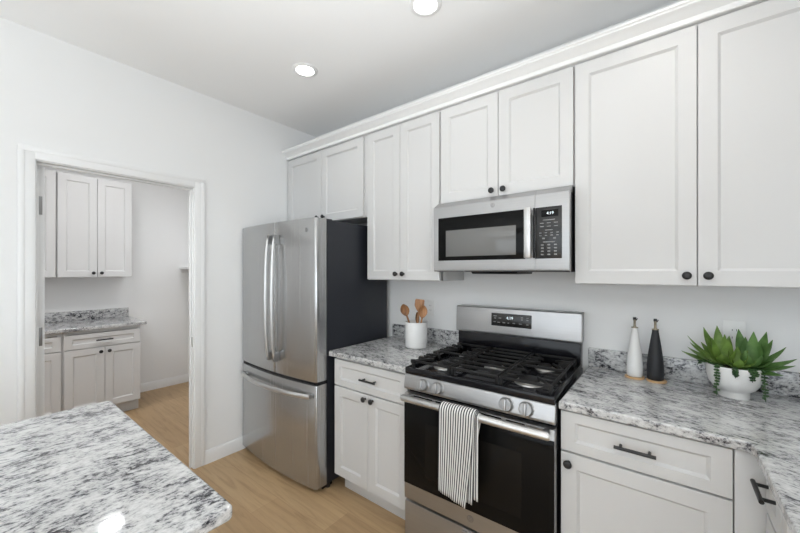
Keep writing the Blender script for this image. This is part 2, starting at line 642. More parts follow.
def uplight(x, y, z, label, power, spread, aim):
    """added open-topped can lamp, fill light for the ceiling"""
    t = thing('added_fill_lamp', label, 'lamp', (x, y, z), 0, 'added fill lamps')
    MB().lathe([(0, 0), (0.085, 0), (0.085, 0.010), (0.082, 0.012), (0, 0.012)], seg=32).build('base', M_NICKEL, t, 40)
    MB().lathe([(0, 0.012), (0.078, 0.012), (0.080, 0.20), (0.076, 0.20), (0.074, 0.15), (0, 0.15)], seg=36).build('lamp_shade', M_NICKEL, t, 40)
    a = area('added_fill_light', (x, y, z + 0.205), aim, 0.13, 0.13, power, (0.93, 0.97, 1.0), 'DISK')
    a.data.spread = math.radians(spread)
    return t


uplight(1.88, -2.32, CT1_ISLAND, 'added fill lamp on the island shining up at the ceiling, outside the photo', 6.2, 92, (2.05, -1.30, CZ))  # unseen lamp added only to lift the ceiling brightness

# ------------------------------------------------------------------ cabinets


def shaker(x0, x1, z0, z1, yf, stile=0.058, t=0.019, rail=None):
    """door slab whose face is at y = yf, facing -y, with recessed panel"""
    b = bmesh.new()
    rail = rail or stile
    g = 0.0015

    def ring(ax0, ax1, az0, az1, y):
        return [b.verts.new(p) for p in ((ax0, y, az0), (ax1, y, az0), (ax1, y, az1), (ax0, y, az1))]
    back = ring(x0, x1, z0, z1, yf + t)
    edge = ring(x0, x1, z0, z1, yf + g)
    face = ring(x0 + g, x1 - g, z0 + g, z1 - g, yf)
    i1 = ring(x0 + stile, x1 - stile, z0 + rail, z1 - rail, yf)
    i4 = ring(x0 + stile + 0.010, x1 - stile - 0.010, z0 + rail + 0.010, z1 - rail - 0.010, yf + 0.010)
    rs = [back, edge, face, i1, i4]
    for p, q in zip(rs, rs[1:]):
        for k in range(4):
            b.faces.new((p[k], p[(k + 1) % 4], q[(k + 1) % 4], q[k]))
    b.faces.new(i4)
    b.faces.new(back[::-1])
    bmesh.ops.recalc_face_normals(b, faces=b.faces[:])
    m = MB()
    m._merge(b)
    return m


KNOB = [(0, 0.0), (0.0075, 0.0), (0.0065, 0.006), (0.0065, 0.013), (0.012, 0.016), (0.0155, 0.019), (0.0160, 0.023), (0.0145, 0.027), (0.009, 0.0292), (0, 0.030)]


def knob(x, z, yf, parent):
    o = MB().lathe(KNOB, (x, yf, z), 24, 'y').build('knob', M_BLACK, parent, 50)
    return tag(o, 'round matte black knob')


def pull(x, z, yf, parent, L=0.125):
    m = MB()
    y = yf - 0.030
    m.tube([(x - L / 2, y, z), (x + L / 2, y, z)], 0.0062, 14)
    for s in (-1, 1):
        m.tube([(x + s * (L / 2 - 0.019), y, z), (x + s * (L / 2 - 0.019), yf, z)], 0.0052, 12)
    return tag(m.build('pull_handle', M_BLACK, parent, 40), 'matte black bar pull')


def wall_cabinet(label, loc, w, h, depth, doors, knobs, rz=0, dz=(0.004, 0.012), kz=0.040, group='white wall cabinets'):
    """root at lower back left; doors: list of (x0, x1); knobs: list of x (or None)"""
    t = thing('wall_cabinet', label, 'cabinet', loc, rz, group)
    yb = -(depth - 0.02)
    m = MB()
    th = 0.016
    m.box(0, th, yb, -0.001, 0, h, 0.001).box(w - th, w, yb, -0.001, 0, h, 0.001)
    m.box(th, w - th, yb, -0.001, 0.012, 0.012 + th).box(th, w - th, yb, -0.001, h - th, h)
    m.box(th, w - th, -0.008, -0.001, 0, h)
    # face frame
    m.box(0, 0.035, yb - 0.001, yb + 0.018, 0, h, 0.0008).box(w - 0.035, w, yb - 0.001, yb + 0.018, 0, h, 0.0008)
    m.box(0.035, w - 0.035, yb - 0.001, yb + 0.018, 0, 0.04, 0.0008).box(0.035, w - 0.035, yb - 0.001, yb + 0.018, h - 0.05, h, 0.0008)
    if len(doors) > 1:
        c = (doors[0][1] + doors[1][0]) / 2
        m.box(c - 0.02, c + 0.02, yb - 0.0008, yb + 0.018, 0.04, h - 0.05)
    m.build('carcass', M_CAB, t, 30)
    for (a, b), kx in zip(doors, knobs):
        d = shaker(a, b, dz[0], h - dz[1], -depth).build('door', M_CAB, t, 25)
        if kx is not None:
            knob(kx, dz[0] + kz, -depth, d)
    return t


UZ, UH, UD = 1.374, 1.062, 0.322
wall_cabinet('short white two-door cabinet above the refrigerator', (0.001, 0, 1.834), 0.985, 0.602, UD,
             [(0.010, 0.474), (0.478, 0.952)], [0.438, 0.514])
wall_cabinet('tall white two-door cabinet between refrigerator and microwave', (0.9905, 0, UZ), 0.6185, UH, UD,
             [(0.006, 0.3050), (0.3085, 0.6155)], [0.279, 0.3385])
wall_cabinet('short white two-door cabinet directly above the microwave', (1.6105, 0, 1.846), 0.7535, 0.590, UD,
             [(0.006, 0.3715), (0.3750, 0.7490)], [0.3405, 0.4065], kz=0.031)
wall_cabinet('widest white cabinet above the right counter, with tall doors', (2.3660, 0, UZ), 0.908, UH, UD,
             [(0.002, 0.4460), (0.4495, 0.906)], [0.4145, 0.4795])
t = thing('wall_cabinet', 'white blind corner cabinet filling the right wall corner, outside the photo', 'cabinet', (3.277, 0, UZ), 0, 'white wall cabinets')
MB().box(0, 0.322, -0.302, -0.001, 0, UH, 0.001).build('carcass', M_CAB, t)

# crown moulding along the cabinet tops
m = MB()
zt = UZ + UH
pts = [(-0.300, zt), (-0.326, zt), (-0.330, zt + 0.004), (-0.330, zt + 0.022), (-0.336, zt + 0.026), (-0.346, zt + 0.036), (-0.362, zt + 0.046),
       (-0.370, zt + 0.050), (-0.372, zt + 0.056), (-0.378, zt + 0.060), (-0.378, zt + 0.070), (-0.300, zt + 0.070)]
m.prism(pts, 'x', 0.001, XR - 0.001)
struct(m, 'trim_3', M_TRIM, 20)


def base_cabinet(label, loc, w, fronts, rz=0, depth=0.616, toe=0.075, group='white base cabinets', H=0.880, toe_side=0):
    """fronts: ('drawer'|'door', x0, x1, z0, z1, hardware...)"""
    t = thing('base_cabinet', label, 'cabinet', loc, rz, group)
    m = MB()
    th = 0.016
    m.box(0, th, -depth, -0.002, 0.11, H, 0.001).box(w - th, w, -depth, -0.002, 0.11, H, 0.001)
    m.box(th, w - th, -depth, -0.002, 0.11, 0.126)
    m.box(th, w - th, -0.012, -0.002, 0.126, H)
    m.box(0, 0.03, -depth - 0.001, -depth + 0.018, 0.11, H, 0.0008).box(w - 0.03, w, -depth - 0.001, -depth + 0.018, 0.11, H, 0.0008)
    m.box(0.03, w - 0.03, -depth - 0.0008, -depth + 0.018, 0.11, 0.135).box(0.03, w - 0.03, -depth - 0.0008, -depth + 0.018, H - 0.03, H)
    m.box(0.03, w - 0.03, -depth - 0.0008, -depth + 0.018, 0.68, 0.715)
    m.box(w / 2 - 0.02, w / 2 + 0.02, -depth - 0.0006, -depth + 0.018, 0.135, 0.68)
    m.build('carcass', M_CAB, t, 30)
    MB().box(0.001 + toe_side, w - 0.001, -depth + toe - 0.020, -depth + toe - 0.004, 0.0, 0.112, 0.001).build('toe_kick', M_CAB, t)
    for f in fronts:
        kind, x0, x1, z0, z1 = f[:5]
        if kind == 'drawer':
            d = shaker(x0, x1, z0, z1, -depth - 0.020, 0.052, rail=0.040).build('drawer', M_CAB, t, 25)
            pull(f[5], (z0 + z1) / 2, -depth - 0.020, d)
        else:
            d = shaker(x0, x1, z0, z1, -depth - 0.020).build('door', M_CAB, t, 25)
            if f[5] is not None:
                knob(f[5], f[6], -depth - 0.020, d)
    return t


base_cabinet('white base cabinet with one drawer and two doors between refrigerator and stove', (0.998, 0, 0), 0.603, [
    ('drawer', 0.003, 0.600, 0.700, 0.866, 0.320),
    ('door', 0.003, 0.3000, 0.118, 0.692, 0.281, 0.666), ('door', 0.3035, 0.600, 0.118, 0.692, 0.3415, 0.666)], toe_side=0.02)
base_cabinet('white base cabinet right of the stove, wide drawer over one door', (2.374, 0, 0), 0.512, [
    ('drawer', 0.003, 0.509, 0.714, 0.872, 0.2525), ('door', 0.003, 0.509, 0.118, 0.706, 0.032, 0.669)])
# return cabinet facing left under the right counter arm: root at its back left seen from its front
t = base_cabinet('narrow white pull-out cabinet at the bottom right corner, drawer facing left', (XR - 0.002, -0.636, 0), 0.181, [
    ('drawer', 0.003, 0.176, 0.719, 0.876, 0.078), ('door', 0.003, 0.176, 0.118, 0.707, None)], rz=-PI / 2, depth=0.623)
t = base_cabinet('white base cabinet under the right counter arm, nearest the viewer', (XR - 0.002, -0.818, 0), 0.70, [
    ('drawer', 0.003, 0.697, 0.715, 0.872, 0.35), ('door', 0.003, 0.348, 0.118, 0.707, 0.315, 0.67), ('door', 0.352, 0.697, 0.118, 0.707, 0.385, 0.67)], rz=-PI / 2, depth=0.623)
# corner filler
m = MB().box(2.887, 2.965, -0.632, -0.614, 0.11, 0.880, 0.001)
tag(m.build('filler_panel', M_CAB), 'plain white filler strip in the inner corner of the right base cabinets', 'cabinet panel')

# ------------------------------------------------------------------ counters


def slab(outline, z0, z1, name, label, cat='countertop', rad=0.006, group=None, mat=None):
    b = bmesh.new()
    A = [b.verts.new((x, y, z0)) for x, y in outline]
    B = [b.verts.new((x, y, z1)) for x, y in outline]
    n = len(A)
    b.faces.new(A[::-1])
    b.faces.new(B)
    for i in range(n):
        b.faces.new((A[i], A[(i + 1) % n], B[(i + 1) % n], B[i]))
    bmesh.ops.recalc_face_normals(b, faces=b.faces[:])
    es = [e for e in b.edges if abs(e.verts[0].co.z - e.verts[1].co.z) < 1e-6]
    bmesh.ops.bevel(b, geom=es, offset=rad, segments=5, profile=0.5, affect='EDGES')
    m = MB()
    m._merge(b)
    return tag(m.build(name, mat or M_GRAN, None, 0), label, cat, group)


def arc(cx, cy, r, a0, a1, n=6):
    return [(cx + r * math.cos(math.radians(a0 + (a1 - a0) * k / n)), cy + r * math.sin(math.radians(a0 + (a1 - a0) * k / n))) for k in range(n + 1)]


CT0, CT1 = 0.8815, 0.9145
slab(arc(0.976, -0.643, 0.014, 180, 270) + [(1.604, -0.657), (1.604, -0.002), (0.962, -0.002)], CT0, CT1, 'countertop',
     'short granite countertop between refrigerator and stove')
slab([(2.374, -0.657), (2.897, -0.657)] + arc(2.897, -0.685, 0.028, 90, 0, 5)[1:] + [(2.927, -1.545), (XR - 0.002, -1.545), (XR - 0.002, -0.002), (2.374, -0.002)],
     CT0, CT1, 'countertop', 'L-shaped granite countertop right of the stove, under the plant')
m = MB().box(0.985, 1.600, -0.022, -0.002, CT1, CT1 + 0.102, 0.002)
tag(m.build('backsplash', M_GRAN_S), 'low granite backsplash strip behind the utensil crock', 'backsplash')
m = MB().box(2.374, XR - 0.024, -0.022, -0.002, CT1, CT1 + 0.102, 0.002)
tag(m.build('backsplash', M_GRAN_S), 'low granite backsplash strip behind the oil bottles and plant', 'backsplash')

# island
slab([(0.932, -4.0)] + [(1.958, -4.0)] + arc(1.944, -1.772, 0.014, 0, 90, 4) + arc(0.950, -1.778, 0.018, 90, 180, 4), CT0, CT1, 'countertop',
     'large granite island top in the bottom left foreground', rad=0.009, mat=M_GRAN_I)
t = thing('kitchen_island', 'white panelled island body under the large foreground granite top', 'kitchen island', (0, 0, 0))
m = MB().box(0.975, 1.915, -3.97, -1.800, 0.0, 0.880, 0.003)
m.build('body', M_CAB, t, 30)
MB().box(1.915, 1.927, -3.97, -1.800, 0.0, 0.10, 0.003).box(0.963, 1.927, -1.800, -1.788, 0.0, 0.10, 0.003).build('plinth', M_TRIM, t, 30)
d = shaker(0, 1.05, 0, 0.74, 0, 0.07)
d.bm.transform(Matrix.Translation((1.929, -2.90, 0.12)) @ Matrix.Rotation(PI / 2, 4, 'Z') @ Matrix.Translation((0, -0.0, 0)))
d.build('end_panel', M_CAB, t, 25)

# ------------------------------------------------------------------ pantry cabinets (face +x)
HB = 0.846
PW = 0.582
PY = -1.570


def pantry_base(label, y0, w, fronts):
    return base_cabinet(label, (PX + 0.001, y0, 0), w, fronts, rz=PI / 2, depth=0.600, H=0.880)


pantry_base('white pantry base cabinet fully seen through the doorway, drawer over two doors', PY, PW, [
    ('drawer', 0.010, PW - 0.004, 0.712, 0.845, 0.29),
    ('door', 0.010, 0.2935, 0.118, 0.704, 0.263, 0.663), ('door', 0.297, PW - 0.004, 0.118, 0.704, 0.327, 0.663)])
pantry_base('white pantry base cabinet partly hidden behind the open pantry door', PY - PW - 0.002, PW, [
    ('drawer', 0.004, PW - 0.010, 0.712, 0.845, 0.29),
    ('door', 0.004, 0.2885, 0.118, 0.704, 0.258, 0.663), ('door', 0.292, PW - 0.010, 0.118, 0.704, 0.322, 0.663)])
wall_cabinet('white pantry wall cabinet fully seen through the doorway, two doors', (PX + 0.001, PY, UZ), PW, 1.022, 0.330,
             [(0.004, 0.2915), (0.295, PW - 0.004)], [0.261, 0.325], rz=PI / 2)
wall_cabinet('white pantry wall cabinet partly hidden behind the open pantry door', (PX + 0.001, PY - PW - 0.002, UZ), PW, 1.022, 0.330,
             [(0.004, 0.2885), (0.292, PW - 0.010)], [0.258, 0.322], rz=PI / 2)
slab([(PX + 0.002, PY - PW - 0.004), (PX + 0.645, PY - PW - 0.004)] + arc(PX + 0.631, -0.953, 0.014, 0, 90, 4) + [(PX + 0.002, -0.939)], CT0, CT1, 'countertop',
     'granite countertop on the pantry cabinets seen through the doorway')
m = MB().box(PX + 0.002, PX + 0.022, PY - PW, -0.945, CT1, CT1 + 0.102, 0.002)
tag(m.build('backsplash', M_GRAN_S), 'low granite backsplash strip inside the pantry', 'backsplash')
t = thing('pantry_shelf', 'white pantry shelf end seen at the right of the doorway', 'shelf', (0, 0, 0))
MB().box(PX + 0.002, -0.080, -0.42, -0.003, 1.462, 1.484, 0.002).build('board', M_TRIM, t)
MB().box(PX + 0.002, PX + 0.020, -0.40, -0.003, 1.420, 1.4615, 0.002).build('cleat', M_TRIM, t)

# ------------------------------------------------------------------ refrigerator
t = thing('refrigerator', 'stainless french-door refrigerator with charcoal side left of the cabinets', 'refrigerator', (0, 0, 0))
FL, FR, FC = 0.014, 0.955, 0.500
m = MB().box(FL + 0.002, FR - 0.003, -0.655, -0.045, 0.035, 1.775, 0.006)
tag(m.build('body', M_SIDE, t, 40), 'charcoal painted cabinet side')


def front_arc(x, edge=-0.746, bulge=0.032):
    k = (x - FC) / ((FR - FL) / 2)
    return edge - bulge * (1 - k * k)


def fridge_door(x0, x1, z0, z1, name, r0, r1):
    """bowed front; r0/r1 corner radius at the left/right edge"""
    pts = [(x0, -0.664), (x1, -0.664)]
    fr = []
    n = 20
    xs = [x1 - (x1 - x0) * k / n for k in range(n + 1)]
    # right side edge, rounded
    yr = front_arc(x1)
    for k in range(6):
        a = k / 5 * PI / 2
        fr.append((x1 - r1 + r1 * math.cos(a), front_arc(x1 - r1) + r1 - r1 * math.sin(a)))
    for x in xs:
        if x < x1 - r1 - 0.002 and x > x0 + r0 + 0.002:
            fr.append((x, front_arc(x)))
    for k in range(6):
        a = PI / 2 + k / 5 * PI / 2
        fr.append((x0 + r0 + r0 * math.cos(a), front_arc(x0 + r0) + r0 - r0 * math.sin(a)))
    m = MB()
    b = bmesh.new()
    P = pts + fr
    A = [b.verts.new((x, y, z0)) for x, y in P]
    B = [b.verts.new((x, y, z1)) for x, y in P]
    b.faces.new(A)
    b.faces.new(B[::-1])
    q = len(P)
    for i in range(q):
        b.faces.new((A[i], A[(i + 1) % q], B[(i + 1) % q], B[i]))
    bmesh.ops.recalc_face_normals(b, faces=b.faces[:])
    es = [e for e in b.edges if abs(e.verts[0].co.z - e.verts[1].co.z) < 1e-6 and max(e.verts[0].co.y, e.verts[1].co.y) < -0.665]
    bmesh.ops.bevel(b, geom=es, offset=0.004, segments=2, profile=0.5, affect='EDGES')
    m._merge(b)
    return m.build(name, M_STEELV, t, 30)


dl = fridge_door(FL, 0.538, 0.724, 1.780, 'left_door', 0.016, 0.004)
drr = fridge_door(0.542, FR, 0.724, 1.780, 'right_door', 0.004, 0.016)
fz = fridge_door(FL, FR, 0.040, 0.702, 'freezer_drawer', 0.016, 0.016)
MB().box(FL + 0.004, FR - 0.003, -0.735, -0.655, 0.7025, 0.7235).build('door_gasket', M_ENAMEL, t)
MB().box(FL + 0.02, FR - 0.02, -0.68, -0.60, 0.008, 0.044).build('base_grille', M_ENAMEL, t)
m = MB()
for x in (FL + 0.05, FR - 0.03):
    m = MB().lathe([(0, 0), (0.018, 0), (0.018, 0.03), (0, 0.03)], (x, -0.63, 0.0), 14)
    m.build('foot', M_BLACK, t)
for x in (FL + 0.05, FR - 0.045):
    MB().box(x - 0.03, x + 0.03, -0.690, -0.60, 1.7755, 1.784, 0.003).build('hinge_cover', M_SIDE, t)


def fridge_upright_handle(x, door):
    pts = []
    n = 18
    for k in range(n + 1):
        s = k / n
        z = 0.812 + (1.690 - 0.812) * s
        out = 0.022 + 0.032 * (1 - (2 * s - 1) ** 4) ** 0.6 * (1 - 0.25 * abs(2 * s - 1))
        pts.append((x, front_arc(x) - out, z))
    m = MB()
    m.tube(pts, 1.0, 14, flat=(0.0125, 0.010))
    o = m.build('handle', M_CHROME, door, 40)
    for z in (0.845, 1.657):
        MB().box(x - 0.0115, x + 0.0115, front_arc(x) - 0.040, front_arc(x) + 0.002, z - 0.032, z + 0.032, 0.004).build('handle_mount', M_STEEL_D, door)
    return o


fridge_upright_handle(0.506, dl)
fridge_upright_handle(0.582, drr)
pts = []
for k in range(19):
    s = k / 18
    x = 0.085 + (0.925 - 0.085) * s
    out = 0.024 + 0.036 * (1 - (2 * s - 1) ** 2)
    pts.append((x, front_arc(x) - out, 0.636))
MB().tube(pts, 1.0, 14, flat=(0.010, 0.016)).build('handle', M_CHROME, fz, 40)
for x in (0.105, 0.905):
    MB().box(x - 0.022, x + 0.022, front_arc(x) - 0.030, front_arc(x) + 0.004, 0.622, 0.650, 0.004).build('handle_mount', M_STEEL_D, fz)


def badge(x, y, z, r, parent, rot=0.0):
    mm = MB().lathe([(0, 0), (r, 0), (r, 0.0012), (r * 0.9, 0.0016), (0, 0.0016)], (x, y, z), 28, 'y')
    b = mm.build('logo_badge', M_BADGE, parent)
    q = MB()
    for k in range(4):      # curled strokes of the round monogram
        a = PI / 4 + k * PI / 2
        q.tube([(x + r * 0.68 * math.cos(a + s), y - 0.0018, z + r * 0.68 * math.sin(a + s)) for s in (-0.5, -0.25, 0, 0.25, 0.5)], r * 0.05, 6)
    q.build('logo_ring', M_STEEL, b)
    text('GE', r * 0.95, 'logo_letters', M_STEEL, b, (x, y - 0.0017, z))
    return b


badge(0.868, front_arc(0.868) + 0.0008, 1.704, 0.0145, drr)

# ------------------------------------------------------------------ microwave
t = thing('microwave', 'stainless over-the-range microwave mounted above the stove', 'microwave', (0, 0, 0))
ML, MR = 1.6175, 2.3600
m = MB().box(ML + 0.002, MR - 0.002, -0.372, -0.004, 1.432, 1.812, 0.003)
tag(m.build('housing', M_ENAMEL, t, 30), 'black microwave housing')
MF = -0.402
XS = 2.205       # seam between door and control side


def bowed_panel(x0, x1, r0, r1, name):
    m = MB()
    b = bmesh.new()
    prof = [(-0.374, 1.434), (-0.394, 1.434), (-0.400, 1.440), (MF, 1.452), (MF, 1.802), (-0.400, 1.811), (-0.394, 1.8155), (-0.352, 1.8430), (-0.340, 1.8430), (-0.340, 1.8135), (-0.374, 1.8135)]
    m.prism(prof, 'x', x0, x1)
    return m.build(name, M_STEEL, t, 30)


md = bowed_panel(ML, XS - 0.001, 0, 0, 'door')
mc = bowed_panel(XS + 0.001, MR, 0, 0, 'control_side')
w = MB().box(1.650, 2.158, MF - 0.002, MF + 0.004, 1.497, 1.746, 0.0015).build('window', M_GLASS_BLK, md)
MB().box(1.702, 2.111, MF - 0.0026, MF - 0.0018, 1.520, 1.670, 0.0004).build('window_screen', M_MESH, w)
h = MB().box(2.160, 2.194, MF - 0.036, MF - 0.022, 1.500, 1.748, 0.005)
tag(h.build('handle', M_CHROME, md, 40), 'upright steel bar handle')
for z in (1.520, 1.728):
    MB().box(2.165, 2.189, MF - 0.024, MF + 0.002, z - 0.012, z + 0.012, 0.003).build('handle_post', M_STEEL_D, md)
MB().box(2.1955, 2.2040, MF - 0.0015, MF + 0.004, 1.500, 1.748, 0.001).build('handle_recess', M_ENAMEL, md)
cp = MB().box(2.2065, 2.328, MF - 0.0025, MF + 0.004, 1.497, 1.746, 0.002).build('control_panel', M_PANEL, mc)
MB().box(2.236, 2.312, MF - 0.0032, MF - 0.002, 1.698, 1.730, 0.0004).build('display', M_GLASS_BLK, cp)
text('4:19', 0.019, 'clock_digits', M_DIGIT, cp, (2.276, MF - 0.0034, 1.714))
q = MB()
yy = MF - 0.0028


def dash(x, z, wd, hh=0.0035, dy=0.0):
    q.box(x - wd / 2, x + wd / 2, yy + dy, yy + dy + 0.001, z - hh / 2, z + hh / 2)


dash(2.270, 1.683, 0.055)
for r in range(2):
    for c in range(3):
        dash(2.238 + c * 0.032, 1.668 - r * 0.016, 0.018)
dash(2.270, 1.634, 0.035)
for r in range(2):
    for c in range(4):
        dash(2.231 + c * 0.026, 1.621 - r * 0.013, 0.011)
for c in (2.246, 2.296):
    dash(c, 1.594, 0.012, 0.007)
dash(2.270, 1.577, 0.055)
for r in range(4):
    for c in range(3):
        dash(2.240 + c * 0.030, 1.563 - r * 0.0155, 0.013, 0.006)
tag(q.build('keypad_marks', M_MARK, cp, 0), 'pale printed keypad marks')
badge(1.987, MF + 0.0004, 1.786, 0.0125, md)
MB().prism([(-0.36, 1.4325), (-0.10, 1.4325), (-0.11, 1.420), (-0.34, 1.420)], 'x', 1.84, 2.10).build('vent_underside', M_ENAMEL, t)

# ------------------------------------------------------------------ gas range
RANGE_TURN = math.radians(1.5)      # the stove stands very slightly turned in its gap
RANGE_AT = Matrix.Translation((1.994, -0.35, 0)) @ Matrix.Rotation(RANGE_TURN, 4, 'Z') @ Matrix.Translation((-1.995, 0.35, 0))
t = thing('gas_range', 'stainless freestanding gas stove with black cooktop and oven door', 'stove', RANGE_AT.translation, RANGE_TURN)
RL, RR, RF = 1.622, 2.359, -0.690
m = MB().box(RL + 0.002, RR - 0.002, -0.655, -0.020, 0.03, 0.901, 0.003)
tag(m.build('body', M_ENAMEL, t, 30), 'black enamel side body')
# cooktop tray with raised rim
m = MB()
m.box(RL, RR, -0.690, -0.095, 0.900, 0.922, 0.004)
m.box(RL, RR, -0.692, -0.668, 0.903, 0.934, 0.005).box(RL, RL + 0.022, -0.690, -0.095, 0.905, 0.936, 0.006)
m.box(RR - 0.022, RR, -0.690, -0.095, 0.905, 0.936, 0.006)
ck = m.build('cooktop', M_ENAMEL, t, 30)
# backguard
MB().box(RL + 0.006, RR - 0.004, -0.092, -0.020, 0.905, 1.046, 0.004).build('backguard_base', M_ENAMEL, t, 30)
m = MB().prism([(-0.020, 1.046), (-0.103, 1.046), (-0.106, 1.056), (-0.099, 1.204), (-0.094, 1.210), (-0.020, 1.210)], 'x', RL - 0.004, RR + 0.004, 0.0018)
bgd = m.build('backguard', M_STEEL, t, 30)
tilt = math.atan2(0.007, 0.154)
yb_ = -0.1025
dp = MB().obox((1.9815, yb_, 1.139), (0.243, 0.006, 0.078), Matrix.Rotation(-tilt, 4, 'X'), 0.002).build('control_display', M_PANEL, bgd)
text('4:19', 0.024, 'clock_digits', M_DIGIT, dp, (1.976, yb_ - 0.0042, 1.152))
q = MB()
yy = yb_ - 0.0036
for xx, zz, ww in ((1.885, 1.161, 0.022), (1.885, 1.147, 0.012), (1.915, 1.149, 0.016), (2.048, 1.161, 0.012), (2.08, 1.161, 0.012), (2.048, 1.148, 0.010), (2.08, 1.148, 0.010),
                   (1.882, 1.125, 0.014), (1.908, 1.123, 0.016), (1.940, 1.123, 0.016), (1.968, 1.123, 0.010), (2.0, 1.124, 0.014), (2.04, 1.123, 0.018), (2.08, 1.122, 0.012)):
    dash(xx, zz, ww, 0.005, (zz - 1.139) * math.tan(tilt) - 0.0002)
tag(q.build('keypad_marks', M_MARK, dp, 0), 'pale printed marks')
# slanted control fascia
m = MB().prism([(-0.655, 0.902), (-0.684, 0.902), (-0.690, 0.896), (-0.702, 0.836), (-0.700, 0.826), (-0.690, 0.821), (-0.655, 0.821)], 'x', RL, RR, 0.0015)
fas = m.build('control_fascia', M_STEEL, t, 30)
tl = Matrix.Rotation(math.radians(-11), 4, 'X')
for kx in (1.742, 1.826, 2.165, 2.249):
    kz, ky = 0.8635, -0.6962
    b = MB().lathe([(0, 0), (0.032, 0), (0.032, 0.004), (0.0290, 0.006), (0.0275, 0.020), (0.025, 0.023), (0, 0.0235)], (0, 0, 0), 32, 'y')
    b.bm.transform(Matrix.Translation((kx, ky, kz)) @ tl)
    kb = b.build('knob', M_STEEL, fas, 40)
    g = MB().box(-0.0058, 0.0058, -0.036, -0.020, -0.025, 0.025, 0.003)
    g.bm.transform(Matrix.Translation((kx, ky, kz)) @ tl)
    g.build('knob_grip', M_STEEL, kb, 40)
# oven door
od = MB().box(RL + 0.001, RR - 0.001, -0.698, -0.658, 0.255, 0.803, 0.003)
od = od.build('oven_door', M_STEEL, t, 30)
gl = MB().box(RL + 0.0015, RR - 0.0015, -0.7005, -0.694, 0.336, 0.760, 0.0015).build('door_glass', M_GLASS_BLK, od)
MB().box(RL + 0.13, RR - 0.13, -0.7012, -0.7000, 0.400, 0.675, 0.0004).build('window', M_GLASS_IN, gl)
q = MB()
for (a, b_) in ((RL + 0.06, RL + 0.17), (RL + 0.19, RL + 0.33), (RL + 0.35, RL + 0.52), (RL + 0.54, RL + 0.62), ):
    for zz in (0.796, 0.785):
        q.box(a, b_, -0.6988, -0.694, zz - 0.0032, zz + 0.0032)
q.build('vent_slots', M_ENAMEL, od, 0)
MB().box(RL + 0.640, RL + 0.695, -0.6990, -0.694, 0.780, 0.800, 0.0006).build('vent_grille', M_STEEL_D, od)
hd = MB()
hd.tube([(RL + 0.022, -0.752, 0.797), (RL + 0.030, -0.753, 0.797), (RR - 0.014, -0.753, 0.797), (RR - 0.006, -0.752, 0.797)], [0.013, 0.0165, 0.0165, 0.013], 20)
tag(hd.build('handle', M_CHROME, od, 45), 'round steel towel-bar handle')
for x in (RL + 0.044, RR - 0.030):
    MB().box(x - 0.012, x + 0.012, -0.745, -0.696, 0.785, 0.805, 0.004).build('handle_bracket', M_STEEL, od)
badge(1.996, -0.6978, 0.299, 0.0165, od)
# drawer under the oven
sd = MB().box(RL + 0.001, RR - 0.001, -0.694, -0.658, 0.040, 0.240, 0.004).build('storage_drawer', M_STEEL, t, 30)
MB().box(1.965, 2.225, -0.7000, -0.690, 0.196, 0.226, 0.003).build('drawer_pull', M_STEEL_D, sd)
MB().box(1.955, 2.235, -0.7030, -0.690, 0.224, 0.231, 0.002).build('pull_lip', M_CHROME, sd)
MB().box(RL + 0.03, RR - 0.03, -0.655, -0.62, 0.0, 0.04).build('base_skirt', M_ENAMEL, t)
# burners
for bx, by, r in ((1.775, -0.535, 0.046), (1.775, -0.255, 0.038), (1.995, -0.395, 0.040), (2.215, -0.535, 0.050), (2.215, -0.255, 0.036)):
    b = MB().lathe([(0, 0), (r + 0.016, 0), (r + 0.014, 0.006), (r + 0.002, 0.010), (r, 0.016), (0, 0.016)], (bx, by, 0.922), 28).build('burner', M_NICKEL, t, 40)
    MB().lathe([(0, 0.0), (r * 0.92, 0), (r * 0.94, 0.006), (r * 0.8, 0.010), (0, 0.011)], (bx, by, 0.938), 28).build('burner_cap', M_IRON, b, 40)


def grate(x0, x1, mode):
    g = MB()
    y0, y1 = -0.655, -0.120
    zt = 0.962
    w_, h_ = 0.0088, 0.012
    for y in (y0, y1):
        g.bar((x0, y, zt), (x1, y, zt), w_, h_, 0.002)
    for x in (x0 + 0.006, x1 - 0.006):
        if not (mode == 'left' and x < x0 + 0.01):
            g.bar((x, y0, zt), (x, y1, zt), w_, h_, 0.002)
    cx = (x0 + x1) / 2
    ym = (y0 + y1) / 2
    if mode == 'centre':
        n = 7
        for k in range(1, n):
            y = y0 + (y1 - y0) * k / n
            g.bar((x0, y, zt), (x1, y, zt), w_ * 0.9, h_, 0.002)
    else:
        g.bar((x0, ym, zt), (x1, ym, zt), w_, h_, 0.002)
        for by in (-0.535, -0.255):
            for sx in (-1, 1):
                for sy in (-1, 1):
                    xe = x1 if sx > 0 else x0
                    ye = min(max(by + sy * 0.132, y0), y1)
                    g.bar((cx + sx * 0.030, by + sy * 0.030, zt), (xe - sx * 0.004, ye, zt), w_ * 0.85, h_, 0.002)
            for yy_ in (by - 0.055, by, by + 0.055):
                g.bar((x0, yy_, zt), (cx - 0.050, yy_, zt), w_ * 0.85, h_, 0.002)
                g.bar((cx + 0.050, yy_, zt), (x1, yy_, zt), w_ * 0.85, h_, 0.002)
    if mode == 'left':
        for k in range(8):
            y = y0 + (y1 - y0) * k / 7
            g.box(x0 - 0.004, x0 + 0.024, y - 0.009, y + 0.009, zt - 0.012, zt + 0.009, 0.005)
        g.bar((x0 + 0.02, y0, zt - 0.004), (x0 + 0.02, y1, zt - 0.004), w_, h_, 0.002)
    # feet
    for x in (x0 + 0.008, x1 - 0.008):
        for y in (y0 + 0.004, ym, y1 - 0.004):
            g.box(x - 0.007, x + 0.007, y - 0.007, y + 0.007, 0.921, zt, 0.002)
    return g.build('grate', M_IRON, ck, 40)


